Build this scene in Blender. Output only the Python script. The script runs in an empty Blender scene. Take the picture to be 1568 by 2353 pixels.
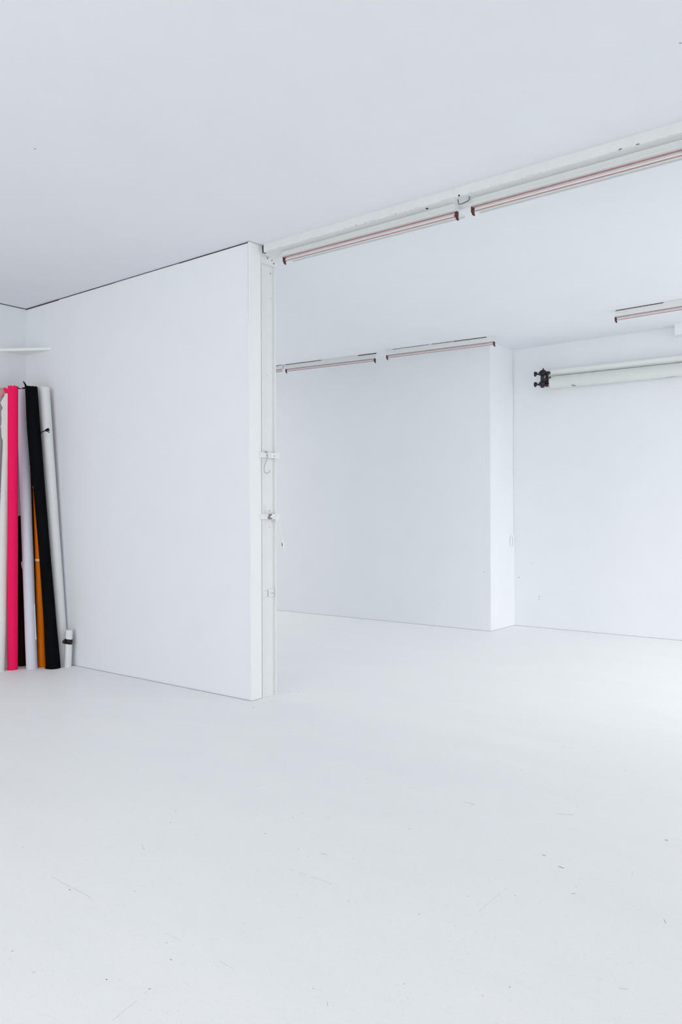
import bpy, math, random
from mathutils import Vector, Matrix

random.seed(7)
scn = bpy.context.scene
COL = scn.collection

# ------------------------------------------------------------------ camera
cam_data = bpy.data.cameras.new('camera')
cam_data.sensor_fit = 'HORIZONTAL'
cam_data.sensor_width = 36.0
cam_data.lens = 1800.96 / 1568.0 * 36.0
cam_data.clip_start = 0.05
cam_data.clip_end = 100
camera = bpy.data.objects.new('camera', cam_data)
COL.objects.link(camera)
cR = Vector((0.78867083, 0.61480767, -0.00313809))
cU = Vector((0.00431511, -0.00043126, 0.99999060))
cF = Vector((-0.61480054, 0.78867695, 0.00299309))
camera.matrix_world = Matrix((
    (cR.x, cU.x, -cF.x, 0.0),
    (cR.y, cU.y, -cF.y, 0.0),
    (cR.z, cU.z, -cF.z, 1.47),
    (0, 0, 0, 1)))
scn.camera = camera

# ------------------------------------------------------------------ world, daylight, exposure
world = bpy.data.worlds.new('world')
scn.world = world
world.use_nodes = True
bg = world.node_tree.nodes['Background']
bg.inputs['Color'].default_value = (0.86, 0.93, 1.0, 1)
bg.inputs['Strength'].default_value = 0.12

DAYLIGHT = (1.0, 0.98, 0.93)


def daylight(name, loc, rot, sx, sy, power, aim=None, spread=180):
    """Area light at a window opening, for sky light and for the added fills."""
    l = bpy.data.lights.new(name, 'AREA')
    l.shape = 'RECTANGLE'
    l.size, l.size_y = sx, sy
    l.energy = power
    l.color = DAYLIGHT
    o = bpy.data.objects.new(name, l)
    o.location = loc
    o.rotation_euler = rot
    if aim:
        o.rotation_euler = (Vector(aim) - Vector(loc)).to_track_quat('-Z', 'Y').to_euler()
    l.spread = math.radians(spread)
    COL.objects.link(o)
    return o


R90 = math.pi / 2
# daylight through the wide low opening in the right hand wall: the bright ground-level light and the sky further out
daylight('daylight_opening', (3.5, 7.9, 1.75), (0, R90, 0), 2.0, 3.1, 70)
daylight('daylight_sky', (6.3, 8.0, 3.4), (0, math.radians(60), 0), 2.4, 4.0, 380)
# the window beside the camera: soft light, and an aimed lamp added for the far floor patch
daylight('daylight_side', (3.5, 0.3, 2.1), (0, math.radians(75), 0), 2.3, 5.2, 62)
daylight('fill_slant', (5.0, 1.0, 3.5), (0, 0, 0), 2.0, 1.6, 20, aim=(-3.0, 8.5, 0.0), spread=50)
# the window in the wall behind the camera
daylight('daylight_rear', (-2.2, -4.85, 1.9), (math.radians(85), 0, 0), 6.0, 2.6, 202)
# lamp at an added, unseen window that brightens the bay behind the partition
daylight('fill_bay', (-11.95, 6.8, 2.1), (0, math.radians(-82), 0), 2.4, 3.5, 96)

scn.view_settings.view_transform = 'Standard'
scn.view_settings.look = 'None'
scn.view_settings.exposure = 0.0
scn.view_settings.gamma = 1.0
scn.view_settings.use_curve_mapping = False
scn.cycles.max_bounces = 14
scn.cycles.diffuse_bounces = 12
scn.cycles.glossy_bounces = 3
scn.cycles.sample_clamp_indirect = 6.0


# ------------------------------------------------------------------ materials
def lin(r, g, b):
    f = lambda c: (c / 255.0 / 12.92) if c / 255.0 <= 0.04045 else ((c / 255.0 + 0.055) / 1.055) ** 2.4
    return (f(r), f(g), f(b), 1)


def mat(name, col, rough=0.6, noise=0.0, scale=20.0, bump=0.0, bscale=60.0, metallic=0.0, stretch=(1, 1, 1), spec=0.3, sheen=0.0):
    m = bpy.data.materials.new(name)
    m.use_nodes = True
    nt = m.node_tree
    b = nt.nodes['Principled BSDF']
    b.inputs['Base Color'].default_value = col
    b.inputs['Roughness'].default_value = rough
    b.inputs['Metallic'].default_value = metallic
    b.inputs['Specular IOR Level'].default_value = spec
    if sheen:
        b.inputs['Sheen Weight'].default_value = sheen
    tc = nt.nodes.new('ShaderNodeTexCoord')
    mp = nt.nodes.new('ShaderNodeMapping')
    mp.inputs['Scale'].default_value = stretch
    nt.links.new(tc.outputs['Object'], mp.inputs['Vector'])
    if noise:
        n = nt.nodes.new('ShaderNodeTexNoise')
        n.inputs['Scale'].default_value = scale
        n.inputs['Detail'].default_value = 6
        n.inputs['Roughness'].default_value = 0.65
        nt.links.new(mp.outputs['Vector'], n.inputs['Vector'])
        r = nt.nodes.new('ShaderNodeValToRGB')
        r.color_ramp.elements[0].position = 0.3
        r.color_ramp.elements[1].position = 0.7
        lo = tuple(c * (1 - noise) for c in col[:3]) + (1,)
        hi = tuple(min(1.0, c * (1 + noise)) for c in col[:3]) + (1,)
        r.color_ramp.elements[0].color = lo
        r.color_ramp.elements[1].color = hi
        nt.links.new(n.outputs['Fac'], r.inputs['Fac'])
        nt.links.new(r.outputs['Color'], b.inputs['Base Color'])
    if bump:
        n2 = nt.nodes.new('ShaderNodeTexNoise')
        n2.inputs['Scale'].default_value = bscale
        n2.inputs['Detail'].default_value = 4
        nt.links.new(mp.outputs['Vector'], n2.inputs['Vector'])
        bp = nt.nodes.new('ShaderNodeBump')
        bp.inputs['Strength'].default_value = bump
        bp.inputs['Distance'].default_value = 0.004
        nt.links.new(n2.outputs['Fac'], bp.inputs['Height'])
        nt.links.new(bp.outputs['Normal'], b.inputs['Normal'])
    return m


def floor_material():
    """White floor paint with fine worn streaks and pale dirt specks."""
    m = mat('floor_paint', (0.83, 0.845, 0.865, 1), rough=0.5, spec=0.25)
    nt = m.node_tree
    b = nt.nodes['Principled BSDF']
    tc = nt.nodes.new('ShaderNodeTexCoord')
    mp = nt.nodes.new('ShaderNodeMapping')
    mp.inputs['Rotation'].default_value = (0, 0, math.radians(-33))
    mp.inputs['Scale'].default_value = (1.0, 2.6, 1.0)
    nt.links.new(tc.outputs['Object'], mp.inputs['Vector'])

    def noise(scale, detail, rough, p0, p1, c0, c1, vec=None):
        n = nt.nodes.new('ShaderNodeTexNoise')
        n.inputs['Scale'].default_value = scale
        n.inputs['Detail'].default_value = detail
        n.inputs['Roughness'].default_value = rough
        nt.links.new(vec or mp.outputs['Vector'], n.inputs['Vector'])
        r = nt.nodes.new('ShaderNodeValToRGB')
        r.color_ramp.elements[0].position = p0
        r.color_ramp.elements[1].position = p1
        r.color_ramp.elements[0].color = c0 + (1,)
        r.color_ramp.elements[1].color = c1 + (1,)
        nt.links.new(n.outputs['Fac'], r.inputs['Fac'])
        return r.outputs['Color']

    def mul(a, c):
        x = nt.nodes.new('ShaderNodeMix')
        x.data_type = 'RGBA'
        x.blend_type = 'MULTIPLY'
        x.inputs['Factor'].default_value = 1.0
        nt.links.new(a, x.inputs['A'])
        nt.links.new(c, x.inputs['B'])
        return x.outputs['Result']

    base = noise(1.2, 5, 0.6, 0.3, 0.7, (0.915, 0.925, 0.93), (0.945, 0.95, 0.952))
    grain = noise(140, 5, 0.75, 0.36, 0.62, (0.93, 0.93, 0.935), (1.0, 1.0, 1.0))
    wear = noise(28, 7, 0.8, 0.30, 0.45, (0.90, 0.90, 0.90), (1.0, 1.0, 1.0))
    c = mul(mul(base, grain), wear)
    nt.links.new(c, b.inputs['Base Color'])
    n2 = nt.nodes.new('ShaderNodeTexNoise')
    n2.inputs['Scale'].default_value = 90
    n2.inputs['Detail'].default_value = 5
    nt.links.new(mp.outputs['Vector'], n2.inputs['Vector'])
    bp = nt.nodes.new('ShaderNodeBump')
    bp.inputs['Strength'].default_value = 0.12
    bp.inputs['Distance'].default_value = 0.003
    nt.links.new(n2.outputs['Fac'], bp.inputs['Height'])
    nt.links.new(bp.outputs['Normal'], b.inputs['Normal'])
    return m


M = {}
M['wall'] = mat('wall_paint', (0.813, 0.835, 0.862, 1), rough=0.75, noise=0.012, scale=2.5, bump=0.08, bscale=70, spec=0.2)
M['ceiling'] = mat('ceiling_paint', (0.80, 0.817, 0.85, 1), rough=0.85, noise=0.012, scale=1.8, bump=0.08, bscale=60, spec=0.15)
M['floor'] = floor_material()
M['trim'] = mat('trim_paint', (0.86, 0.872, 0.885, 1), rough=0.5, noise=0.01, scale=6, spec=0.3)
M['steel'] = mat('painted_steel', (0.785, 0.80, 0.805, 1), rough=0.42, noise=0.02, scale=14, bump=0.05, bscale=40, spec=0.4)
M['beam'] = mat('painted_beam', (0.73, 0.752, 0.755, 1), rough=0.6, noise=0.025, scale=16, bump=0.1, bscale=90, spec=0.25)
M['white_metal'] = mat('white_metal', (0.86, 0.875, 0.885, 1), rough=0.4, noise=0.01, scale=8, spec=0.4)
M['seam'] = mat('gap_shade', lin(74, 54, 62), rough=0.9, noise=0.3, scale=30)  # dark colour that stands for shade inside the gaps
M['grime'] = mat('grime', lin(128, 128, 136), rough=0.9, noise=0.2, scale=50)
M['pale_grime_shade'] = mat('pale_grime_shade', lin(176, 178, 184), rough=0.9, noise=0.1, scale=50)  # dirt marks, and the painted shade of the cap gap and hook wire
M['scuff'] = mat('scuff', lin(192, 194, 200), rough=0.9, noise=0.1, scale=50)
M['hole'] = mat('hole_black', lin(28, 24, 26), rough=0.9)
M['rust'] = mat('rust', lin(150, 132, 138), rough=0.85, noise=0.3, scale=60)
M['fringe'] = mat('brown_fringe', lin(172, 128, 128), rough=0.5, noise=0.12, scale=18, spec=0.4)
M['holder'] = mat('brown_holder', lin(86, 44, 46), rough=0.5, noise=0.25, scale=80)
M['tube'] = mat('lamp_tube', (0.74, 0.70, 0.71, 1), rough=0.25, noise=0.01, scale=6, spec=0.5)
M['tray'] = mat('reflector_paint', (0.73, 0.755, 0.755, 1), rough=0.5, noise=0.01, scale=8)
M['black_plastic'] = mat('black_plastic', lin(30, 20, 26), rough=0.45, noise=0.2, scale=40, spec=0.4)
M['bracket_bar'] = mat('bracket_bar', lin(52, 38, 46), rough=0.4, noise=0.2, scale=40, spec=0.5)
M['plug'] = mat('plug_plastic', lin(226, 222, 200), rough=0.5, noise=0.03, scale=30)
M['pink'] = mat('pink_paper', (0.97, 0.010, 0.115, 1), rough=0.75, noise=0.14, scale=170, bump=0.15, bscale=200, spec=0.15)
M['pink_ribbon'] = mat('pink_ribbon', (0.85, 0.006, 0.07, 1), rough=0.7, noise=0.1, scale=60)
M['pale_pink'] = mat('pale_pink_paper', lin(214, 150, 158), rough=0.8, noise=0.12, scale=60)
M['black'] = mat('black_paper', lin(13, 15, 18), rough=0.9, noise=0.2, scale=120, spec=0.04)
M['dark'] = mat('dark_fabric', lin(30, 30, 22), rough=0.9, noise=0.35, scale=8, stretch=(1, 1, 0.3), spec=0.1)
M['orange'] = mat('orange_paper', lin(236, 122, 8), rough=0.75, noise=0.14, scale=170, bump=0.15, bscale=200, spec=0.15)
M['brown'] = mat('dark_brown_paper', lin(58, 30, 12), rough=0.85, noise=0.2, scale=60, spec=0.1)
M['lavender'] = mat('lavender_white_paper', (0.70, 0.70, 0.785, 1), rough=0.8, noise=0.02, scale=20, bump=0.05, bscale=30, spec=0.15)
M['whitepaper'] = mat('white_paper', (0.80, 0.815, 0.83, 1), rough=0.8, noise=0.02, scale=20, bump=0.05, bscale=30, spec=0.15)
M['cream'] = mat('cream_paper', (0.80, 0.80, 0.785, 1), rough=0.8, noise=0.03, scale=16, bump=0.05, bscale=30, spec=0.15)
M['mauve'] = mat('mauve_grey_paper', lin(172, 160, 166), rough=0.8, noise=0.08, scale=30, bump=0.05, bscale=30, spec=0.15)
M['screen'] = mat('roll_screen', (0.81, 0.825, 0.81, 1), rough=0.75, noise=0.015, scale=10, spec=0.15)
M['screen_shaded'] = mat('shaded_screen', (0.70, 0.725, 0.71, 1), rough=0.75, noise=0.015, scale=10, spec=0.15)  # the roll screen darkened to hold the shade on the lower roll's belly
M['beige_tape'] = mat('beige_tape', lin(250, 224, 190), rough=0.6, noise=0.05, scale=60)
M['pinkish_tape'] = mat('pinkish_tape', lin(222, 196, 196), rough=0.6, noise=0.05, scale=60)
M['black_tape'] = mat('black_tape', lin(14, 14, 16), rough=0.4, noise=0.1, scale=60, spec=0.4)
M['card'] = mat('cardboard_core', lin(176, 140, 104), rough=0.85, noise=0.08, scale=40)
M['paleedge'] = mat('pale_paper_edge', lin(226, 190, 160), rough=0.8, noise=0.05, scale=40)
M['grey_tape'] = mat('grey_tape', lin(172, 168, 178), rough=0.6, noise=0.05, scale=40)
M['glass'] = mat('window_glass', (0.9, 0.95, 1, 1), rough=0.05)


# ------------------------------------------------------------------ mesh helpers
class MB:
    """Collects shapes with material slots and links them as ONE mesh object."""

    def __init__(self):
        self.v, self.f, self.m, self.mats, self.smooth = [], [], [], [], []

    def slot(self, m):
        if m not in self.mats:
            self.mats.append(m)
        return self.mats.index(m)

    def add(self, verts, faces, m, smooth=False):
        s = self.slot(m)
        n = len(self.v)
        self.v += [tuple(p) for p in verts]
        for f in faces:
            self.f.append([i + n for i in f])
            self.m.append(s)
            self.smooth.append(smooth)

    def hexa(self, p, m):
        """p: 8 corners, bottom four then top four (counter-clockwise)."""
        self.add(p, [(3, 2, 1, 0), (4, 5, 6, 7), (0, 1, 5, 4), (1, 2, 6, 5), (2, 3, 7, 6), (3, 0, 4, 7)], m)

    def box(self, x0, x1, y0, y1, z0, z1, m):
        self.hexa([(x0, y0, z0), (x1, y0, z0), (x1, y1, z0), (x0, y1, z0),
                   (x0, y0, z1), (x1, y0, z1), (x1, y1, z1), (x0, y1, z1)], m)

    def bevel_box(self, x0, x1, y0, y1, z0, z1, m, b=0.004):
        """Box with chamfered edges."""
        xs, ys, zs = (x0, x1), (y0, y1), (z0, z1)
        V, idx = [], {}
        for i in (0, 1):
            for j in (0, 1):
                for k in (0, 1):
                    sx, sy, sz = (1, -1)[i], (1, -1)[j], (1, -1)[k]
                    for a in range(3):
                        d = [b * sx, b * sy, b * sz]
                        d[a] = 0
                        idx[(i, j, k, a)] = len(V)
                        V.append((xs[i] + d[0], ys[j] + d[1], zs[k] + d[2]))
        F = []
        g = lambda i, j, k, a: idx[(i, j, k, a)]
        for i in (0, 1):
            q = [g(i, 0, 0, 0), g(i, 1, 0, 0), g(i, 1, 1, 0), g(i, 0, 1, 0)]
            F.append(q if i else q[::-1])
            q = [g(0, i, 0, 1), g(0, i, 1, 1), g(1, i, 1, 1), g(1, i, 0, 1)]
            F.append(q if i else q[::-1])
            q = [g(0, 0, i, 2), g(1, 0, i, 2), g(1, 1, i, 2), g(0, 1, i, 2)]
            F.append(q if i else q[::-1])
        for j in (0, 1):
            for k in (0, 1):
                F.append([g(0, j, k, 1), g(1, j, k, 1), g(1, j, k, 2), g(0, j, k, 2)])
                F.append([g(j, 0, k, 0), g(j, 1, k, 0), g(j, 1, k, 2), g(j, 0, k, 2)])
                F.append([g(j, k, 0, 0), g(j, k, 1, 0), g(j, k, 1, 1), g(j, k, 0, 1)])
        for i in (0, 1):
            for j in (0, 1):
                for k in (0, 1):
                    F.append([g(i, j, k, 0), g(i, j, k, 1), g(i, j, k, 2)])
        self.add(V, F, m)

    def tube(self, pts, r, m, n=12, cap=True):
        """Round bar along a list of points; r a number or one radius per point."""
        pts = [Vector(p) for p in pts]
        rr = r if isinstance(r, (list, tuple)) else [r] * len(pts)
        V, F = [], []
        up = None
        for i, p in enumerate(pts):
            t = (pts[min(i + 1, len(pts) - 1)] - pts[max(i - 1, 0)]).normalized()
            if up is None:
                up = Vector((0, 0, 1)) if abs(t.z) < 0.9 else Vector((0, 1, 0))
            u = t.cross(up).normalized()
            w = u.cross(t).normalized()
            up = w
            for k in range(n):
                a = 2 * math.pi * k / n
                V.append(p + (u * math.cos(a) + w * math.sin(a)) * rr[i])
        for i in range(len(pts) - 1):
            for k in range(n):
                a, b = i * n + k, i * n + (k + 1) % n
                F.append((a, b, b + n, a + n))
        self.add(V, F, m, True)
        if cap:
            L = len(pts) - 1
            self.add(V, [tuple(range(n))[::-1], tuple(L * n + k for k in range(n))], m)

    def prism(self, poly, normal, thick, m):
        """Flat polygon given as 3D points, thickened along normal."""
        n = Vector(normal).normalized() * thick
        a = [Vector(p) for p in poly]
        V = a + [p + n for p in a]
        k = len(a)
        F = [tuple(range(k)), tuple(range(2 * k - 1, k - 1, -1))]
        F += [(i, i + k, (i + 1) % k + k, (i + 1) % k) for i in range(k)]
        self.add(V, F, m)

    def build(self, name, parent=None, kind=None, label=None, cat=None, group=None, origin=None):
        me = bpy.data.meshes.new(name)
        o0 = Vector(origin) if origin else Vector((0, 0, 0))
        me.from_pydata([tuple(Vector(p) - o0) for p in self.v], [], self.f)
        for m in self.mats:
            me.materials.append(m)
        for p, mi, sm in zip(me.polygons, self.m, self.smooth):
            p.material_index = mi
            p.use_smooth = sm
        me.update()
        import bmesh
        bm = bmesh.new()
        bm.from_mesh(me)
        bmesh.ops.recalc_face_normals(bm, faces=bm.faces)
        bm.to_mesh(me)
        bm.free()
        ob = bpy.data.objects.new(name, me)
        COL.objects.link(ob)
        if parent:
            ob.parent = parent
            q, w0 = parent, Vector((0, 0, 0))
            while q:
                w0 += q.location
                q = q.parent
            ob.location = o0 - w0
        else:
            ob.location = o0
        tag(ob, kind, label, cat, group)
        return ob


def tag(o, kind=None, label=None, cat=None, group=None):
    if kind:
        o['kind'] = kind
    if label:
        o['label'] = label
    if cat:
        o['category'] = cat
    if group:
        o['group'] = group


def thing(name, loc, label, cat, group=None, kind=None):
    o = bpy.data.objects.new(name, None)
    o.location = loc
    o.empty_display_size = 0.1
    COL.objects.link(o)
    tag(o, kind, label, cat, group)
    return o


def speck(b, c, u, v, ru, rv, m, n=7, lift=None):
    """A small irregular flat mark on a surface (part of that surface's mesh)."""
    c, u, v = Vector(c), Vector(u), Vector(v)
    pts = []
    for k in range(n):
        a = 2 * math.pi * k / n
        s = random.uniform(0.75, 1.15)
        pts.append(c + u * math.cos(a) * ru * s + v * math.sin(a) * rv * s)
    b.add(pts, [tuple(range(n))], m)


# ------------------------------------------------------------------ the room
H = 3.627          # ceiling height
XL = -7.623        # left wall
XFAR = -11.6        # end of the bay behind the partition
YP = 4.436         # partition face
YB = 4.553         # partition back
XE = -4.358        # partition end
Y1 = 8.8845        # back wall
XR = -4.553        # where the back wall steps back
Y2 = 9.552         # recessed back wall
XW = 3.2           # window wall
YF = -4.5          # wall behind the camera
T = 0.2

# floor with its scuffs and specks
fl = MB()
fl.box(XFAR - T, XW + T, YF - T, Y2 + T, -0.15, 0.0, M['floor'])
MARKS = [
    (-1.969, 3.541, -1.908, 3.543, 0.0107), (-1.998, 3.081, -2.006, 3.080, 0.0065),
    (-1.533, 3.678, -1.462, 3.711, 0.0068), (-1.027, 3.684, -1.011, 3.679, 0.0188),
    (-1.400, 3.198, -1.380, 3.197, 0.0120), (-1.304, 3.135, -1.271, 3.130, 0.0116),
    (-1.334, 2.791, -1.329, 2.791, 0.0054), (-1.037, 3.251, -1.031, 3.250, 0.0057),
    (-1.174, 3.004, -1.170, 3.002, 0.0055), (-1.552, 2.446, -1.546, 2.446, 0.0051),
    (-1.408, 2.456, -1.404, 2.456, 0.0050), (-1.371, 2.359, -1.368, 2.358, 0.0048),
    (-1.476, 2.678, -1.472, 2.677, 0.0054), (-1.170, 2.935, -1.155, 2.951, 0.0040),
    (-0.832, 2.964, -0.811, 2.924, 0.0051), (-0.970, 2.564, -0.967, 2.563, 0.0046),
    (-0.835, 2.610, -0.832, 2.609, 0.0046), (-1.361, 2.057, -1.355, 2.056, 0.0044),
    (-0.823, 2.443, -0.793, 2.453, 0.0032), (-2.894, 1.789, -2.614, 1.785, 0.0030),
    (-2.743, 1.775, -2.729, 1.767, 0.0055), (-2.853, 2.206, -2.802, 2.183, 0.0047),
    (-2.168, 2.431, -1.947, 2.437, 0.0032), (-2.169, 2.624, -2.125, 2.636, 0.0039),
    (-2.513, 2.635, -2.492, 2.633, 0.0042), (-2.534, 2.855, -2.527, 2.853, 0.0068),
    (-2.506, 1.400, -2.507, 1.409, 0.0047), (-2.047, 1.698, -2.037, 1.697, 0.0058),
    (-2.121, 1.500, -2.112, 1.501, 0.0066), (-1.971, 1.547, -1.967, 1.558, 0.0043),
    (-1.931, 1.388, -1.967, 1.558, 0.0020), (-1.908, 1.790, -1.839, 1.786, 0.0028),
    (-1.495, 1.842, -1.474, 1.820, 0.0027), (-2.188, 1.794, -2.106, 1.793, 0.0020),
    (-4.217, 4.305, -4.190, 4.292, 0.0106), (-4.347, 4.870, -4.334, 4.860, 0.0160),
    (-4.263, 4.894, -4.247, 4.886, 0.0115), (-4.210, 4.501, -4.226, 4.543, 0.0082),
    (-2.393, 2.963, -2.386, 2.961, 0.0068), (-1.953, 4.761, -1.888, 4.776, 0.0057),
    (-1.734, 4.270, -1.726, 4.267, 0.0059), (-1.386, 2.597, -1.386, 2.831, 0.0016),
]
for x0, y0, x1, y1, w in MARKS:
    d = Vector((x1 - x0, y1 - y0, 0))
    L = d.length
    d = d.normalized() if L > 1e-5 else Vector((1, 0, 0))
    n = Vector((-d.y, d.x, 0))
    mm = M['grime'] if (L < 0.03 and w < 0.01) else M['pale_grime_shade']
    c = Vector(((x0 + x1) / 2, (y0 + y1) / 2, 0.0004))
    if L < 0.05:
        speck(fl, c, d, n, max(L / 2, w * 0.35), w * 0.35, mm)
    else:                                   # long scratch: a thin, slightly wavering line
        k = 10
        a = [Vector((x0, y0, 0.0004)) + d * L * i / k + n * random.uniform(-1, 1) * 0.0015 for i in range(k + 1)]
        for i in range(k):
            if i and random.random() < 0.2:
                continue
            h = w * 0.22
            fl.add([a[i] - n * h, a[i + 1] - n * h, a[i + 1] + n * h, a[i] + n * h], [(0, 1, 2, 3)], M['scuff'])
for k in range(260):                        # fine dirt scattered over the paint
    x, y = random.uniform(-4.2, 0.6), random.uniform(1.2, 6.5)
    a = random.uniform(0, math.pi)
    r = random.uniform(0.0008, 0.0022)
    speck(fl, (x, y, 0.0004), (math.cos(a), math.sin(a), 0), (-math.sin(a), math.cos(a), 0), r * random.uniform(1, 4), r, M['pale_grime_shade'], 5)
fl.build('floor', kind='structure')

ce = MB()
ce.box(XFAR - T, XW + T, YF - T, Y2 + T, H, H + 0.15, M['ceiling'])
speck(ce, (-0.973, 3.792, H - 0.0004), (0.8, 0.6, 0), (-0.6, 0.8, 0), 0.007, 0.004, M['grime'])
speck(ce, (-4.247, 2.53, H - 0.0004), (1, 0, 0), (0, 1, 0), 0.008, 0.004, M['grime'])
ce.build('ceiling', kind='structure')

w = MB()
w.box(XL - T, XL, YF - T, YB, 0, H, M['wall'])
w.build('wall_left', kind='structure')
# partition: its face leans a touch, and a thin end board caps it
w = MB()
w.hexa([(XL, YP + 0.004, 0), (XE - 0.012, YP + 0.004, 0), (XE - 0.012, YB, 0), (XL - 2, YB, 0),
        (XL, YP - 0.002, H - 0.007), (XE - 0.02, YP - 0.002, H - 0.007), (XE - 0.012, YB, H - 0.007), (XL - 2, YB, H - 0.007)], M['wall'])
for (x, z, r) in ((-4.621, 3.425, 0.006), (-4.686, 1.062, 0.003), (-4.52, 1.74, 0.002)):
    speck(w, (x, YP + 0.0008 - z * 0.0004 , z), (1, 0, 0), (0, 0, 1), r * 0.5, r, M['pale_grime_shade'])
w.build('wall_partition', kind='structure')
tr = MB()
tr.hexa([(XE - 0.012, YP + 0.002, 0), (XE, YP + 0.002, 0), (XE, YB, 0), (XE - 0.012, YB, 0),
         (XE - 0.012, YP - 0.012, H - 0.004), (XE, YP - 0.012, H - 0.004), (XE, YB, H - 0.004), (XE - 0.012, YB, H - 0.004)], M['trim'])
tr.build('trim_1', kind='structure')
# thin dark joint between the end board and the partition face, upper half only
tr = MB()
tr.hexa([(XE - 0.0165, YP - 0.0065, 2.98), (XE - 0.012, YP - 0.0065, 2.98), (XE - 0.012, YP + 0.003, 2.98), (XE - 0.0165, YP + 0.003, 2.98),
         (XE - 0.0185, YP - 0.009, H - 0.008), (XE - 0.012, YP - 0.009, H - 0.008), (XE - 0.012, YP + 0.003, H - 0.008), (XE - 0.0185, YP + 0.003, H - 0.008)], M['pale_grime_shade'])
tr.build('trim_2', kind='structure')
# dark strips painting the shadow gap under the ceiling, left wall and partition
tr = MB()
tr.box(XL - 0.01, XL + 0.0015, YF, YP, H - 0.008, H - 0.001, M['seam'])
tr.build('trim_3', kind='structure')
tr = MB()
tr.box(XL, -7.02, YP - 0.0035, YP + 0.01, H - 0.013, H - 0.001, M['seam'])
tr.box(-7.02, -6.10, YP - 0.0030, YP + 0.01, H - 0.0085, H - 0.001, M['seam'])
tr.box(-6.10, -5.2, YP - 0.0030, YP + 0.01, H - 0.007, H - 0.002, M['seam'])
tr.box(-5.2, XE - 0.012, YP - 0.0030, YP + 0.01, H - 0.009, H - 0.001, M['seam'])
tr.box(XE - 0.012, XE + 0.001, YP - 0.015, YB, H - 0.005, H - 0.001, M['pale_grime_shade'])
tr.build('trim_4', kind='structure')

w = MB()
w.box(XFAR - T, XR, Y1, Y2 + T, 0, H, M['wall'])
speck(w, (-4.642, Y1 - 0.0004, 0.741), (1, 0, 0), (0, 0, 1), 0.006, 0.006, M['grime'])
w.build('wall_back', kind='structure')
w = MB()
w.box(XR, XW + T, Y2, Y2 + T, 0, H, M['wall'])
for (x, z, r) in ((-4.487, 0.634, 0.007), (-4.203, 0.40, 0.007), (-4.209, 0.366, 0.006), (-4.297, 0.823, 0.004)):
    speck(w, (x, Y2 - 0.0004, z), (1, 0, 0), (0, 0, 1), r, r, M['grime'])
w.build('wall_recess', kind='structure')

# window wall on the right and the wall behind the camera, each with real openings
def wall_x(name, x0, x1, ya, yb, openings):
    b = MB()
    y = ya
    for (o0, o1, z0, z1) in openings:
        b.box(x0, x1, y, o0, 0, H, M['wall'])
        b.box(x0, x1, o0, o1, 0, z0, M['wall'])
        b.box(x0, x1, o0, o1, z1, H, M['wall'])
        y = o1
    b.box(x0, x1, y, yb, 0, H, M['wall'])
    b.build(name, kind='structure')


wall_x('wall_right', XW, XW + T, YF - T, Y2, [(-2.7, 4.3, 0.9, 3.2), (6.3, 9.45, 0.8, 2.7)])
wall_x('wall_bay', XFAR - T, XFAR, YB, Y1, [(5.0, 8.6, 0.8, 3.3)])
b = MB()   # unseen wall stub added to shade the floor on the right
b.box(0.95, XW, 6.0, 6.2, 0, H, M['wall'])
b.build('wall_shade_stub', kind='structure')
b = MB()
b.box(XL, -5.3, YF - T, YF, 0, H, M['wall'])
b.box(0.9, XW, YF - T, YF, 0, H, M['wall'])
b.box(-5.3, 0.9, YF - T, YF, 0, 0.6, M['wall'])
b.box(-5.3, 0.9, YF - T, YF, 3.2, H, M['wall'])
b.build('wall_front', kind='structure')


def window_frame(name, a0, a1, z0, z1, n, along, pos):
    b = MB()
    t = 0.05
    def bar(u0, u1, v0, v1):
        if along == 'y':
            b.box(pos - t / 2, pos + t / 2, u0, u1, v0, v1, M['trim'])
        else:
            b.box(u0, u1, pos - t / 2, pos + t / 2, v0, v1, M['trim'])
    bar(a0, a1, z0, z0 + t)
    bar(a0, a1, z1 - t, z1)
    for i in range(n + 1):
        u = a0 + (a1 - a0 - t) * i / n
        bar(u, u + t, z0 + t, z1 - t)
    b.build(name, kind='structure')


window_frame('window_1', 6.3, 9.45, 0.8, 2.7, 3, 'y', XW + 0.15)
window_frame('window_2', -2.7, 4.3, 0.9, 3.2, 4, 'y', XW + 0.15)
window_frame('window_fill', 5.0, 8.6, 0.8, 3.3, 3, 'y', XFAR - 0.15)  # added, unseen window that lets light into the bay
window_frame('window_3', -5.3, 0.9, 0.6, 3.2, 4, 'x', YF - 0.15)

# shallow boxed bulkhead where the recessed wall meets the ceiling
tr = MB()
tr.box(-2.487, -0.9, 9.40, Y2, 3.503, H, M['wall'])
tr.build('trim_5', kind='structure')
# thin grey joint lines along the foot of the walls
def foot(name, pts, hgt=0.004):
    t_ = MB()
    for (xa, ya), (xb, yb) in pts:
        d_ = Vector((xb - xa, yb - ya, 0)).normalized()
        n_ = Vector((d_.y, -d_.x, 0)) * 0.0012
        a_, b_ = Vector((xa, ya, 0.0003)), Vector((xb, yb, 0.0003))
        u_ = Vector((0, 0, hgt))
        t_.hexa([a_ + n_, b_ + n_, b_ - n_, a_ - n_, a_ + n_ + u_, b_ + n_ + u_, b_ - n_ + u_, a_ - n_ + u_], M['pale_grime_shade'])
    t_.build(name, kind='structure')


foot('foot_joint_partition', [((XL, YP + 0.003), (XE, YP + 0.001)), ((XE, YP + 0.002), (XE, YB))])
foot('foot_joint_back', [((XFAR, Y1), (XR, Y1)), ((XR, Y1), (XR, Y2))])
foot('foot_joint_recess', [((XR, Y2), (XW, Y2))])
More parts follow.
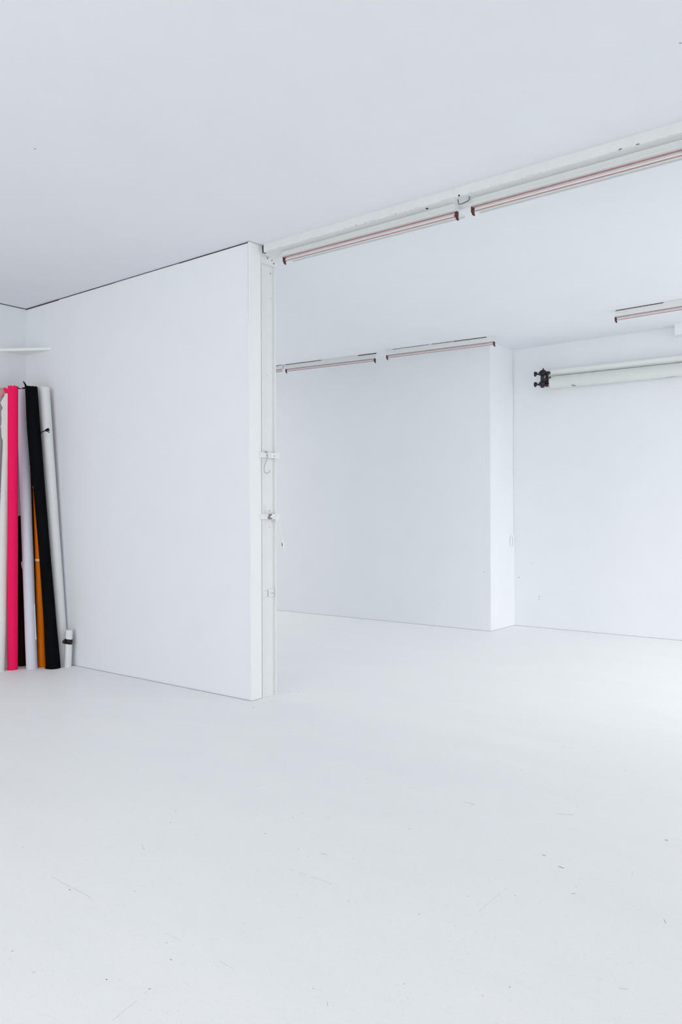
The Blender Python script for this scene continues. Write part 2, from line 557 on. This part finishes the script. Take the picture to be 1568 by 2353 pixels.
# ------------------------------------------------------------------ overhead beam
bm_ = thing('ceiling_beam', (-4.33, 4.65, 3.565), 'long white painted steel beam running under the ceiling away from the column', 'beam', kind='thing')
b = MB()
b.box(-4.325, XW, YB, 4.765, 3.565, H, M['beam'])
# dirt and chipped paint along its lower front edge
x = -4.27
while x < 0.2:
    L = random.choice((0.004, 0.006, 0.01, 0.02, 0.05))
    mm = M['grime'] if random.random() < 0.35 else M['pale_grime_shade']
    hgt = random.uniform(0.001, 0.0025)
    z = 3.566 + random.uniform(0, 0.003)
    b.add([(x, YB - 0.0005, z), (x + L, YB - 0.0005, z), (x + L, YB - 0.0005, z + hgt), (x, YB - 0.0005, z + hgt)], [(0, 1, 2, 3)], mm)
    x += L + random.uniform(0.01, 0.09)
for (x, r) in ((-3.40, 0.005), (-3.32, 0.004), (-1.50, 0.008), (-1.40, 0.008)):
    speck(b, (x, YB - 0.0006, 3.569), (1, 0, 0), (0, 0, 1), r * 1.5, r * 0.6, M['grime'])
b.build('beam', parent=bm_)
b = MB()
b.tube([(-2.829, 4.60, 3.5655), (-2.829, 4.60, 3.5635)], 0.010, M['hole'], 12)
b.build('bolt_hole', parent=bm_, label='small black hole in the beam underside')
b = MB()
b.tube([(-2.553, 4.5535, 3.569), (-2.553, 4.551, 3.569)], 0.006, M['hole'], 10)
b.build('bolt_hole', parent=bm_, label='small black hole in the beam front edge')
b = MB()
b.box(-4.352, -4.3255, YB + 0.012, 4.60, 3.57, H - 0.001, M['seam'])  # dark block painting the shade between end board and beam
b.build('end_shade', parent=bm_, label='dark block for the shade in the gap at the beam end')

# ------------------------------------------------------------------ steel column
cl = thing('steel_column', (-4.39, 4.645, 0), 'white painted steel channel column standing at the end of the partition wall', 'column', kind='thing')
CX0, CX1 = -4.388, XE
b = MB()
b.bevel_box(CX0, CX0 + 0.008, 4.565, 4.731, 0, 3.49, M['steel'], 0.001)
for (y, z, r) in ((4.733 - 0.045, 3.437, 0.008), (4.70, 3.235, 0.005), (4.672, 1.503, 0.006), (4.668, 1.37, 0.005), (4.64, 2.6, 0.004)):
    speck(b, (CX0 + 0.0085, y, z), (0, 1, 0), (0, 0, 1), r * 0.7, r, M['grime'])
b.build('web', parent=cl)
b = MB()
b.bevel_box(CX0, CX1, 4.566, 4.577, 0, 3.49, M['steel'], 0.002)
b.build('flange', parent=cl)
b = MB()
b.bevel_box(CX0, CX1, 4.720, 4.731, 0, 3.49, M['steel'], 0.002)
b.build('flange', parent=cl)
b = MB()   # head plate that carries the beam, stepped on its partition side
b.prism([(XE + 0.004, 4.5545, 3.494), (XE + 0.004, 4.566, 3.490), (XE + 0.004, 4.733, 3.497), (XE + 0.004, 4.752, 3.565), (XE + 0.004, 4.5545, 3.565)], (-1, 0, 0), 0.055, M['steel'])
hp = b.build('head_plate', parent=cl)
for (y, z, r) in ((4.628, 3.541, 0.0055), (4.680, 3.536, 0.0045), (4.704, 3.516, 0.006)):
    b = MB()
    b.tube([(XE + 0.003, y, z), (XE + 0.0052, y, z)], r, M['hole'], 10)
    b.build('screw_hole', parent=hp)
b = MB()
b.box(XE + 0.0035, XE + 0.0048, 4.612, 4.650, 3.552, 3.5545, M['grime'])
b.build('seam', parent=hp)
# strap with a hooked wire
b = MB()
b.prism([(XE, 4.540, 1.927), (XE, 4.748, 1.928), (XE, 4.748, 1.969), (XE, 4.540, 1.968)], (1, 0, 0), 0.022, M['steel'])
st = b.build('strap', parent=cl, label='upper flat strap with a hanging wire hook')
for (y, z) in ((4.600, 1.943), (4.682, 1.944)):
    b = MB()
    b.tube([(XE + 0.0215, y, z), (XE + 0.0228, y, z)], 0.004, M['hole'], 8)
    b.build('screw_hole', parent=st)
b = MB()
xw = XE + 0.030
b.tube([(XE + 0.022, 4.566, 1.9705), (xw, 4.578, 1.971), (xw, 4.592, 1.963), (xw, 4.598, 1.942), (xw, 4.594, 1.92), (xw, 4.584, 1.905), (xw, 4.570, 1.88), (xw, 4.560, 1.857),
        (xw, 4.555, 1.840), (xw, 4.557, 1.820), (xw, 4.566, 1.807), (xw, 4.580, 1.801), (xw, 4.598, 1.802), (xw, 4.614, 1.810), (xw, 4.626, 1.826)], 0.003, M['pale_grime_shade'], 8)
b.build('hook_wire', parent=st)  # wire coloured grey to stand in for its shadow line
b = MB()
b.box(XE + 0.0235, XE + 0.030, 4.574, 4.590, 1.9695, 1.976, M['hole'])
b.build('wire_end', parent=st)
# lower strap with a bare rusty patch
b = MB()
b.prism([(XE, 4.538, 1.433), (XE, 4.743, 1.432), (XE, 4.743, 1.475), (XE, 4.538, 1.475)], (1, 0, 0), 0.022, M['steel'])
st = b.build('strap', parent=cl, label='lower flat strap with a bare rusty patch')
b = MB()
xx = XE + 0.0221
b.prism([(xx, 4.612, 1.4752), (xx, 4.655, 1.4752), (xx, 4.650, 1.462), (xx, 4.632, 1.453), (xx, 4.640, 1.444), (xx, 4.660, 1.442), (xx, 4.652, 1.4325), (xx, 4.612, 1.4325), (xx, 4.600, 1.445), (xx, 4.612, 1.460)], (1, 0, 0), 0.0012, M['rust'])
b.build('rust_patch', parent=st, label='bare rusty patch')
for (y, z) in ((4.583, 1.463), (4.701, 1.461), (4.680, 1.449)):
    b = MB()
    b.tube([(XE + 0.0215, y, z), (XE + 0.0228, y, z)], 0.003, M['grime'], 8)
    b.build('screw_hole', parent=st)
b = MB()   # little tongue under the strap's outer end
b.prism([(XE + 0.004, 4.705, 1.4325), (XE + 0.004, 4.738, 1.4325), (XE + 0.004, 4.726, 1.405), (XE + 0.004, 4.714, 1.400)], (1, 0, 0), 0.010, M['steel'])
b.build('tongue', parent=st)
# small latch low on the channel
b = MB()
b.bevel_box(CX0 + 0.008, CX0 + 0.016, 4.585, 4.64, 0.806, 0.856, M['steel'], 0.003)
b.bevel_box(CX0 + 0.008, XE - 0.004, 4.645, 4.705, 0.803, 0.862, M['steel'], 0.006)
lt = b.build('latch', parent=cl)
b = MB()
b.tube([(XE - 0.0045, 4.675, 0.832), (XE + 0.006, 4.675, 0.832)], 0.012, M['steel'], 14)
b.tube([(XE + 0.0055, 4.675, 0.832), (XE + 0.0068, 4.675, 0.832)], 0.005, M['grime'], 10)
b.build('screw', parent=lt)
b = MB()
b.tube([(CX0 + 0.012, 4.59, 0.800), (CX0 + 0.0075, 4.59, 0.800)], 0.006, M['grime'], 10)
b.build('screw_hole', parent=lt)

# loose white flex hanging behind the column
fx = thing('hanging_flex', (-4.335, 4.7505, 1.43), 'short loose end of white flex dangling behind the steel column', 'cable')
b = MB()
b.tube([(-4.350, 4.7500, 1.430), (-4.345, 4.7525, 1.40), (-4.333, 4.7555, 1.36), (-4.325, 4.7555, 1.31), (-4.318, 4.7575, 1.26), (-4.306, 4.7585, 1.215), (-4.296, 4.7585, 1.170)], [0.003, 0.003, 0.003, 0.0035, 0.005, 0.006, 0.005], M['steel'], 8)
b.build('flex', parent=fx)
b = MB()
b.tube([(-4.345, 4.7535, 1.30), (-4.335, 4.7565, 1.25), (-4.322, 4.7585, 1.20)], [0.003, 0.005, 0.003], M['steel'], 8)
b.build('flex_tail', parent=fx)
b = MB()
b.tube([(-4.318, 4.7535, 1.238), (-4.312, 4.7545, 1.212)], 0.0048, M['grime'], 8)
b.build('frayed_end', parent=fx)

# ------------------------------------------------------------------ fluorescent fittings
def fitting(p0, p1, ztop, label, group, tray=False, ends=(True, True), gap=(), tray_far=0.11, tray_near=0.05):
    """Batten with a bare tube; p0, p1 are the tube's ends, ztop what it hangs from."""
    p0, p1 = Vector(p0), Vector(p1)
    d = (p1 - p0)
    L = d.length
    d.normalize()
    n = Vector((-d.y, d.x, 0)).normalized()        # away from the camera side
    up = Vector((0, 0, 1))
    f = thing('light_fitting', (p0 + p1) / 2 + Vector((0, 0, 0.03)), label, 'light fitting', group)

    def slab(b, u0, u1, n0, n1, z0, z1, m, absz=False):
        q = []
        for zz in (z0, z1):
            for uu, nn in ((u0, n0), (u1, n0), (u1, n1), (u0, n1)):
                pt = p0 + d * uu + n * nn
                pt = Vector((pt.x, pt.y, zz)) if absz == 'both' else pt + up * zz
                q.append(pt)
        if absz == 'top':
            for i in range(4, 8):
                q[i] = Vector((q[i].x, q[i].y, z1))
        b.hexa(q, m)

    b = MB()
    slab(b, 0.0, L, -0.026, 0.026, 0.024, ztop - 0.001, M['tray'], 'top')
    b.build('housing', parent=f)
    if tray:
        b = MB()
        slab(b, -0.004, L + 0.004, -tray_near, tray_far, 0.021, 0.026, M['tray'])
        slab(b, -0.004, L + 0.004, tray_far - 0.004, tray_far, 0.012, 0.021, M['tray'])
        b.build('reflector', parent=f)
    b = MB()
    b.tube([p0 + d * 0.018, p1 - d * 0.018], 0.0105, M['tube'], 14)
    b.build('lamp_tube', parent=f, label='white tube')
    for n0, n1, za, zb in ((-0.015, -0.012, 0.0115, 0.0200), (-0.010, -0.004, -0.0135, -0.0095)):  # added strips imitating the reddish fringe along the tube
        b = MB()
        slab(b, 0.008, L - 0.008, n0, n1, za, zb, M['fringe'])
        b.build('fringe_strip', parent=f, label='thin reddish brown strip added for a colour fringe')
    for i, e in enumerate(ends):
        if not e:
            continue
        u = 0.0 if i == 0 else L
        b = MB()
        slab(b, u - 0.008, u + 0.008, -0.012, 0.012, -0.014, 0.024, M['holder'])
        a = p0 + d * u
        b.tube([a + up * -0.012, a + up * -0.026 + d * 0.004, a + up * -0.036 + d * 0.012], [0.010, 0.009, 0.006], M['holder'], 8)
        b.build('lamp_holder', parent=f, label='small dark brown end holder')
    for (u0, u1, h_) in gap:
        b = MB()
        q = [p0 + d * u0 - n * 0.0285, p0 + d * u1 - n * 0.0285, p0 + d * u1 - n * 0.02, p0 + d * u0 - n * 0.02]
        b.hexa([Vector((v.x, v.y, ztop - h_)) for v in q] + [Vector((v.x, v.y, ztop - 0.0012)) for v in q], M['seam'])  # dark strip painting shade where the batten meets its support
        b.build('joint_shade', parent=f, label='dark strip for the shade of the top joint')
    return f


G1 = 'bare tube light fittings under the beam'
G2 = 'bare tube light fittings on the ceiling by the back wall'
fitting((-4.198, 4.66, 3.503), (-2.632, 4.66, 3.490), 3.565, 'tube light fitting under the beam, from the steel column to the small cable loop', G1, tray=True)
fitting((-2.510, 4.66, 3.493), (-0.944, 4.66, 3.492), 3.565, 'tube light fitting under the beam, beyond the cable loop from the column', G1, tray=True)
fitting((-9.15, 8.36, 3.545), (-7.60, 8.40, 3.545), H, 'tube light fitting by the back wall, only its tip showing past the column', G2, gap=((1.40, 1.54, 0.006),), ends=(True, False))
fitting((-7.557, 8.42, 3.540), (-6.10, 8.575, 3.536), H, 'whole tube light fitting by the back wall, nearest the steel column', G2, gap=((0.0, 0.62, 0.008), (1.22, 1.50, 0.011)))
fitting((-5.856, 8.51, 3.536), (-4.376, 8.65, 3.537), H, 'tube light fitting by the back wall, ending above the white wall corner', G2, gap=((0.10, 0.62, 0.005), (0.66, 0.95, 0.006), (0.96, 1.40, 0.009)))
fitting((-2.814, 8.385, 3.537), (-1.26, 8.33, 3.537), H, 'tube light fitting on the ceiling above the black roll bracket, cut by the frame', 'bare tube light fittings over the recess', gap=((0.01, 0.50, 0.008),))

# short cable looping between the two beam fittings
cb = MB()
cb.tube([(-2.588, 4.60, 3.5655), (-2.585, 4.597, 3.545), (-2.578, 4.595, 3.531), (-2.555, 4.593, 3.528), (-2.530, 4.593, 3.531), (-2.508, 4.595, 3.537), (-2.502, 4.60, 3.550), (-2.502, 4.60, 3.5655)], 0.0045, M['grime'], 8)
cb.build('cable_loop', label='short grey cable loop under the beam between two tube fittings', cat='cable', origin=(-2.545, 4.60, 3.55))

# ------------------------------------------------------------------ rolls on the recessed wall
def hroll(name, x0, x1, y, z0, z1, r, label, group, m, core=True):
    t = thing(name, ((x0 + x1) / 2, y, (z0 + z1) / 2), label, 'roll', group)
    b = MB()
    n = 40
    V, F = [], []
    seam = math.radians(250)
    for i, (x, z) in enumerate(((x0, z0), (x1, z1))):
        for k in range(n):
            a = 2 * math.pi * k / n
            rr = r - 0.0035 * (k / (n - 1))
            V.append((x, y + rr * math.cos(a + seam), z + rr * math.sin(a + seam)))
    for k in range(n):
        F.append((k, (k + 1) % n, n + (k + 1) % n, n + k))
    b.add(V, F[:-1], m, True)
    b.add([V[n - 1], V[0], V[n], V[2 * n - 1]], [(0, 1, 2, 3)], m)
    b.add(V, [tuple(range(n))[::-1], tuple(range(n, 2 * n))], m)
    p = b.build('wound_screen', parent=t)
    if core:
        b = MB()
        b.tube([(x0 - 0.022, y, z0), (x0 + 0.01, y, z0)], 0.026, M['plug'], 16)
        b.build('core_plug', parent=t, label='cream plastic plug in the roll end')
    return t


ra = hroll('screen_roll', -3.992, -1.30, 9.480, 3.256, 3.232, 0.043, 'slim white screen roll on the upper arm of the black wall bracket', 'white rolls on the black wall bracket', M['screen'], core=False)
rb = hroll('screen_roll', -3.985, -1.27, 9.452, 3.128, 3.104, 0.078, 'thick white screen roll on the lower arm of the black wall bracket', 'white rolls on the black wall bracket', M['screen_shaded'])
b = MB()
a0 = 0.079
for (xa, xb, ang0, ang1, m) in ((-2.603, -2.456, 252, 259, M['grey_tape']),):
    P = []
    for g in (ang0, ang1):
        for x in (xa, xb):
            P.append((x, 9.455 + a0 * math.cos(math.radians(g)), 3.114 + a0 * math.sin(math.radians(g))))
    b.prism([P[0], P[1], P[3], P[2]], (0, -1, -1), 0.001, m)
b.build('tape_strip', parent=rb, label='short grey tape strip')
b = MB()
b.prism([(-3.712, 9.402, 3.060), (-3.69, 9.402, 3.064), (-3.652, 9.41, 3.050), (-3.66, 9.41, 3.043), (-3.688, 9.405, 3.052)], (0, -1, -1), 0.0025, M['rust'])
b.build('tape_scrap', parent=rb, label='curled brownish scrap of tape')
b = MB()   # dark lever at the roll's end
b.tube([(-4.012, 9.40, 3.170), (-3.995, 9.39, 3.174), (-3.965, 9.372, 3.186)], [0.004, 0.005, 0.009], M['black_plastic'], 8)
b.build('chain_lever', parent=rb, label='small dark lever')

br = thing('roll_bracket', (-4.085, 9.50, 3.18), 'black two armed roll bracket with clamp knobs on the recessed wall', 'bracket')
b = MB()
b.bevel_box(-4.112, -4.064, 9.40, 9.425, 3.068, 3.262, M['bracket_bar'], 0.005)
b.bevel_box(-4.100, -4.076, 9.425, Y2 - 0.0005, 3.17, 3.20, M['bracket_bar'], 0.003)
b.bevel_box(-4.108, -4.068, Y2 - 0.008, Y2 - 0.0004, 3.10, 3.26, M['bracket_bar'], 0.002)
b.build('bar', parent=br)
for (zc, tall) in ((3.250, True), (3.117, False)):
    b = MB()
    yc = 9.412
    b.tube([(-4.135, yc, zc - 0.010), (-4.115, yc, zc), (-4.09, yc, zc + 0.004), (-4.06, yc, zc + 0.004), (-4.045, yc, zc)], [0.016, 0.030, 0.042 if tall else 0.040, 0.038, 0.022], M['black_plastic'], 20)
    if tall:
        b.tube([(-4.05, yc, zc), (-4.012, yc + 0.02, zc + 0.002), (-3.999, yc + 0.03, zc + 0.002)], [0.022, 0.018, 0.013], M['black_plastic'], 14)
        b.tube([(-4.078, yc, zc + 0.035), (-4.078, yc, zc + 0.052), (-4.078, yc, zc + 0.066)], [0.012, 0.008, 0.006], M['black_plastic'], 10)
    else:
        b.tube([(-4.05, yc, zc), (-4.036, yc + 0.018, zc), (-4.024, yc + 0.03, zc + 0.002)], [0.022, 0.018, 0.016], M['black_plastic'], 14)
    c = b.build('clamp', parent=br)
    b = MB()
    b.tube([(-4.145, yc, zc - 0.004), (-4.162, yc, zc - 0.002), (-4.168, yc, zc), (-4.182, yc, zc + 0.001), (-4.192, yc, zc + 0.001), (-4.196, yc, zc + 0.001)],
           [0.011, 0.009, 0.018, 0.033, 0.031, 0.020], M['black_plastic'], 20)
    b.tube([(-4.165, yc, zc + 0.01), (-4.155, yc, zc + 0.026)], 0.005, M['black_plastic'], 8)
    b.tube([(-4.146, yc, zc - 0.004), (-4.125, yc, zc - 0.002)], 0.010, M['black_plastic'], 10)
    b.build('knob', parent=c)

# white pull cord hanging in the corner of the recess
pc = thing('pull_cord', (-4.535, 9.535, 1.12), 'thin white pull cord with a coiled end in the corner of the recess', 'cord')
b = MB()
b.tube([(-4.545, 9.5445, 3.55), (-4.545, 9.5445, 2.5), (-4.545, 9.5445, 1.19)], 0.0055, M['white_metal'], 8)
b.build('cord', parent=pc)
b = MB()
pts = []
for k in range(49):
    a = 2 * math.pi * k / 16
    pts.append((-4.541 + 0.002 * k / 48, 9.462 + 0.045 * math.sin(a) + 0.01 * k / 48, 1.115 + 0.072 * math.cos(a)))
b.tube(pts, 0.005, M['white_metal'], 8)
b.build('coil', parent=pc)

# ------------------------------------------------------------------ corner shelf
sh = MB()
P = [(XL, 4.436, 0), (XL, 4.145, 0), (-7.168, 4.433, 0), (-7.168, 4.436, 0)]
sh.prism([(x, y, 3.138) for x, y, _ in P], (0, 0, 1), 0.026, M['white_metal'])
sh.build('corner_shelf', label='small triangular white shelf high in the corner above the paper rolls', cat='shelf', origin=(XL + 0.15, 4.35, 3.138))

# ------------------------------------------------------------------ paper rolls leaning in the corner
RX = Vector((0.789, 0.615, 0))        # across the rolls as they stand to the room
RT = Vector((0.615, -0.789, 0))       # their room side


class Roll:
    def __init__(self, base, top, r, label, m, name='paper_roll', cat='roll', group='backdrop rolls leaning in the corner', core=True, ragged=0.0, seam=-0.6, step=0.05, profile=None):
        self.b, self.t, self.r = Vector((base[0], base[1], 0)), Vector(top), r
        self.H = top[2]
        self.root = thing(name, self.b, label, cat, group)
        n, rings = 40, 26
        V, F = [], []
        mb = MB()
        sa = math.atan2(RT.y, RT.x) + seam
        rnd = [random.uniform(-1, 1) for _ in range(n + 1)]
        for i in range(rings):
            z = self.H * i / (rings - 1)
            c = self.at(z)
            ri, du = r, 0.0
            if profile:
                for (za, ua, ra_), (zb, ub, rb_) in zip(profile, profile[1:]):
                    if za <= z <= zb + 1e-6:
                        f_ = (z - za) / (zb - za)
                        f_ = f_ * f_ * (3 - 2 * f_)
                        ri, du = ra_ + (rb_ - ra_) * f_, ua + (ub - ua) * f_
            c = c + RX * du
            for k in range(n + 1):
                a = sa + 2 * math.pi * k / n
                rr = ri * (1 - step * (k / n)) * (1 + 0.008 * math.sin(i * 0.9 + k))
                dz = ragged * rnd[k] if i == rings - 1 else 0
                V.append(c + Vector((math.cos(a) * rr, math.sin(a) * rr, dz)))
        w = n + 1
        for i in range(rings - 1):
            for k in range(n):
                F.append((i * w + k, i * w + k + 1, (i + 1) * w + k + 1, (i + 1) * w + k))
        mb.add(V, F, m, True)
        # the overlapping outer edge, and the wound ends
        E = []
        for i in range(rings - 1):
            E.append((i * w + n, i * w, (i + 1) * w, (i + 1) * w + n))
        mb.add(V, E, m)
        for i, ro in ((0, False), (rings - 1, True)):
            z = self.H * i / (rings - 1)
            c = self.at(z)
            ring = [V[i * w + k] for k in range(n)]
            inn = [c + (p - c) * 0.62 for p in ring]
            inn = [Vector((p.x, p.y, z - (0.004 if ro else -0.0))) for p in inn]
            mb.add(ring + inn, [(k, (k + 1) % n, n + (k + 1) % n, n + k) for k in range(n)], m)
        self.paper = mb.build('paper', parent=self.root, origin=self.b)
        if core:
            mb = MB()
            z0, z1 = 0.002, self.H - 0.006
            c0, c1 = self.at(z0), self.at(z1)
            ro_, ri = r * 0.60, r * 0.50
            VV = []
            for c in (c0, c1):
                for rr in (ro_, ri):
                    VV += [c + Vector((math.cos(2 * math.pi * k / 24) * rr, math.sin(2 * math.pi * k / 24) * rr, 0)) for k in range(24)]
            FF = []
            for k in range(24):
                j = (k + 1) % 24
                FF += [(k, j, 48 + j, 48 + k), (24 + k, 24 + j, 72 + j, 72 + k), (48 + k, 48 + j, 72 + j, 72 + k), (k, j, 24 + j, 24 + k)]
            mb.add(VV, FF, M['card'], True)
            mb.build('core', parent=self.root, origin=self.b, label='cardboard core')

    def at(self, z):
        s = z / self.H
        return Vector((self.b.x + (self.t.x - self.b.x) * s, self.b.y + (self.t.y - self.b.y) * s, z))

    def p(self, u, z, w=None):
        """A point u metres across the roll at height z; w metres towards the room from the axis."""
        if w is None:
            w = math.sqrt(max(0.0, self.r ** 2 - min(abs(u), self.r) ** 2)) + 0.0015
        return self.at(z) + RX * u + RT * w

    def band(self, name, z0, z1, m, label=None, tilt=0.0, extra=0.002, a0=-math.pi, a1=math.pi):
        mb = MB()
        n = 28
        V, F = [], []
        base = math.atan2(RT.y, RT.x)
        for z in (z0, z1):
            for rr in (self.r + extra, self.r - 0.004):
                for k in range(n + 1):
                    a = a0 + (a1 - a0) * k / n
                    c = self.at(z)
                    V.append(c + Vector((math.cos(base + a) * rr, math.sin(base + a) * rr, tilt * math.sin(a))))
        w = n + 1
        for k in range(n):
            F += [(k, k + 1, 2 * w + k + 1, 2 * w + k), (w + k, w + k + 1, 3 * w + k + 1, 3 * w + k), (k, k + 1, w + k + 1, w + k), (2 * w + k, 2 * w + k + 1, 3 * w + k + 1, 3 * w + k)]
        mb.add(V, F, m, True)
        return mb.build(name, parent=self.root, origin=self.at(z0), label=label)

    def flap(self, name, uz, m, label=None, thick=0.0015, w=None):
        mb = MB()
        mb.prism([self.p(u, z, w) for u, z in uz], RT, thick, m)
        return mb.build(name, parent=self.root, label=label)

    def cord(self, name, uzw, r, m, label=None):
        mb = MB()
        mb.tube([self.p(*q) for q in uzw], r, m, 8)
        return mb.build(name, parent=self.root, label=label)


# short white tube standing in the corner
s = Roll((-6.765, 4.362), (-6.752, 4.370, 0.36), 0.0335, 'short white tube with black tape standing against the partition', M['whitepaper'], name='cardboard_tube', cat='tube', group=None, step=0.03)
s.band('tape_band', 0.225, 0.272, M['black_tape'], 'black tape band', tilt=-0.006)
s.flap('tape_tail', [(-0.028, 0.274), (-0.028, 0.224), (-0.050, 0.230), (-0.058, 0.246), (-0.046, 0.266)], M['black_tape'], 'loose black tape end', w=0.018)

r = Roll((-6.868, 4.376), (-7.139, 4.337, 2.745), 0.0565, 'tall plain white paper roll leaning against the partition', M['whitepaper'], seam=1.9, step=0.04)

r = Roll((-6.825, 4.246), (-7.126, 4.198, 2.731), 0.0660, 'thick black paper roll with a black ribbon bow on its side', M['black'], ragged=0.006, seam=-2.2, step=0.03,
         profile=[(0, 0, 0.067), (0.55, 0.003, 0.058), (1.0, 0.003, 0.0535), (1.72, 0.0, 0.0545), (1.98, -0.007, 0.0625), (2.26, -0.008, 0.063), (2.74, 0, 0.0585)])
r.cord('ribbon', [(0.050, 2.232, 0.02), (0.060, 2.262, 0.02), (0.074, 2.283, 0.02), (0.098, 2.290, 0.02), (0.112, 2.300, 0.02), (0.124, 2.306, 0.02)], 0.0042, M['black'], 'black ribbon')
r.flap('bow', [(0.100, 2.293), (0.116, 2.310), (0.138, 2.322), (0.150, 2.318), (0.148, 2.306), (0.130, 2.302), (0.151, 2.306), (0.154, 2.293), (0.142, 2.294), (0.126, 2.298), (0.151, 2.284), (0.148, 2.274), (0.124, 2.288)], M['black'], 'ribbon bow ends', w=0.018)
r.flap('frayed_tip', [(-0.068, 2.712), (-0.052, 2.722), (-0.030, 2.720), (-0.046, 2.752), (-0.058, 2.774), (-0.072, 2.790), (-0.078, 2.784), (-0.068, 2.762), (-0.062, 2.740)], M['black'], 'torn black paper tip', w=0.0)
r.flap('bottom_tear', [(-0.064, 0.001), (-0.030, 0.001), (-0.058, 0.03)], M['black'], 'torn lower corner', w=0.045)

r = Roll((-6.973, 4.217), (-7.271, 4.317, 2.757), 0.0395, 'orange brown paper roll squeezed behind the thick black roll', M['orange'], seam=-2.0)
r.band('tape_band', 1.735, 1.757, M['beige_tape'], 'beige tape band', tilt=-0.003)
r.band('tape_band', 1.020, 1.043, M['beige_tape'], 'beige tape band')
r.flap('loose_edge', [(0.030, 1.585), (0.040, 1.585), (0.044, 1.30), (0.040, 1.30)], M['paleedge'], 'pale loose paper edge', w=0.030)

r = Roll((-7.182, 4.282), (-7.451, 4.342, 2.700), 0.0385, 'dark brown paper roll added for the shade behind the orange roll', M['brown'])  # added roll standing in for the dark shade between its neighbours

r = Roll((-6.963, 4.104), (-7.310, 4.204, 2.720), 0.0542, 'lavender white paper roll with torn edges, right of the pink roll', M['lavender'], ragged=0.008, seam=2.3)
r.flap('torn_edge', [(-0.046, 1.025), (-0.056, 1.02), (-0.057, 0.99), (-0.052, 0.955), (-0.044, 0.94)], M['lavender'], 'torn paper edge', w=0.022)
r.flap('torn_edge', [(0.044, 0.66), (0.0555, 0.60), (0.058, 0.30), (0.060, 0.272), (0.055, 0.277), (0.048, 0.276), (0.044, 0.285)], M['lavender'], 'loose torn outer sheet', w=0.012)
r.flap('crumpled_rim', [(-0.030, 2.722), (-0.016, 2.738), (-0.004, 2.732), (0.012, 2.728), (0.030, 2.738), (0.050, 2.740), (0.050, 2.722)], M['brown'], 'dirty crumpled top rim', w=0.045)

r = Roll((-7.195, 4.132), (-7.283, 4.122, 1.462), 0.0512, 'half height dark fabric roll behind the pink and lavender white rolls', M['dark'], name='fabric_roll', ragged=0.01)

r = Roll((-7.075, 3.969), (-7.151, 4.021, 2.715), 0.0480, 'bright pink paper roll', M['pink'], ragged=0.006, seam=1.2)
r.flap('ribbon', [(-0.038, 2.690), (-0.062, 2.700), (-0.085, 2.706), (-0.082, 2.668), (-0.06, 2.652), (-0.038, 2.642)], M['pink_ribbon'], 'deep pink ribbon', w=0.012)

r = Roll((-7.101, 3.848), (-7.389, 4.120, 2.675), 0.0495, 'cream white paper roll with a ragged edge, left of the pink roll', M['cream'], seam=0.2, step=0.07)
r.flap('ragged_edge', [(-0.036, 2.660), (-0.062, 2.612), (-0.074, 2.582), (-0.060, 2.552), (-0.050, 2.530), (-0.058, 2.515), (-0.064, 2.49), (-0.062, 2.46), (-0.056, 2.43), (-0.058, 2.34), (-0.054, 2.28), (-0.050, 2.24), (-0.036, 2.2)], M['cream'], 'ragged torn paper edge', w=0.028)

r = Roll((-7.270, 3.859), (-7.488, 4.088, 2.733), 0.0455, 'mauve grey paper roll at the far left with a pink tinted top', M['mauve'], seam=0.5)
r.band('pink_wrap', 2.640, 2.736, M['pale_pink'], 'pale pink wrap')
r.band('tape_band', 2.335, 2.362, M['pinkish_tape'], 'pale pinkish tape band')

r = Roll((-7.330, 3.720), (-7.530, 3.985, 2.672), 0.0450, 'black paper roll at the edge of the photo beside the mauve grey roll', M['black'])
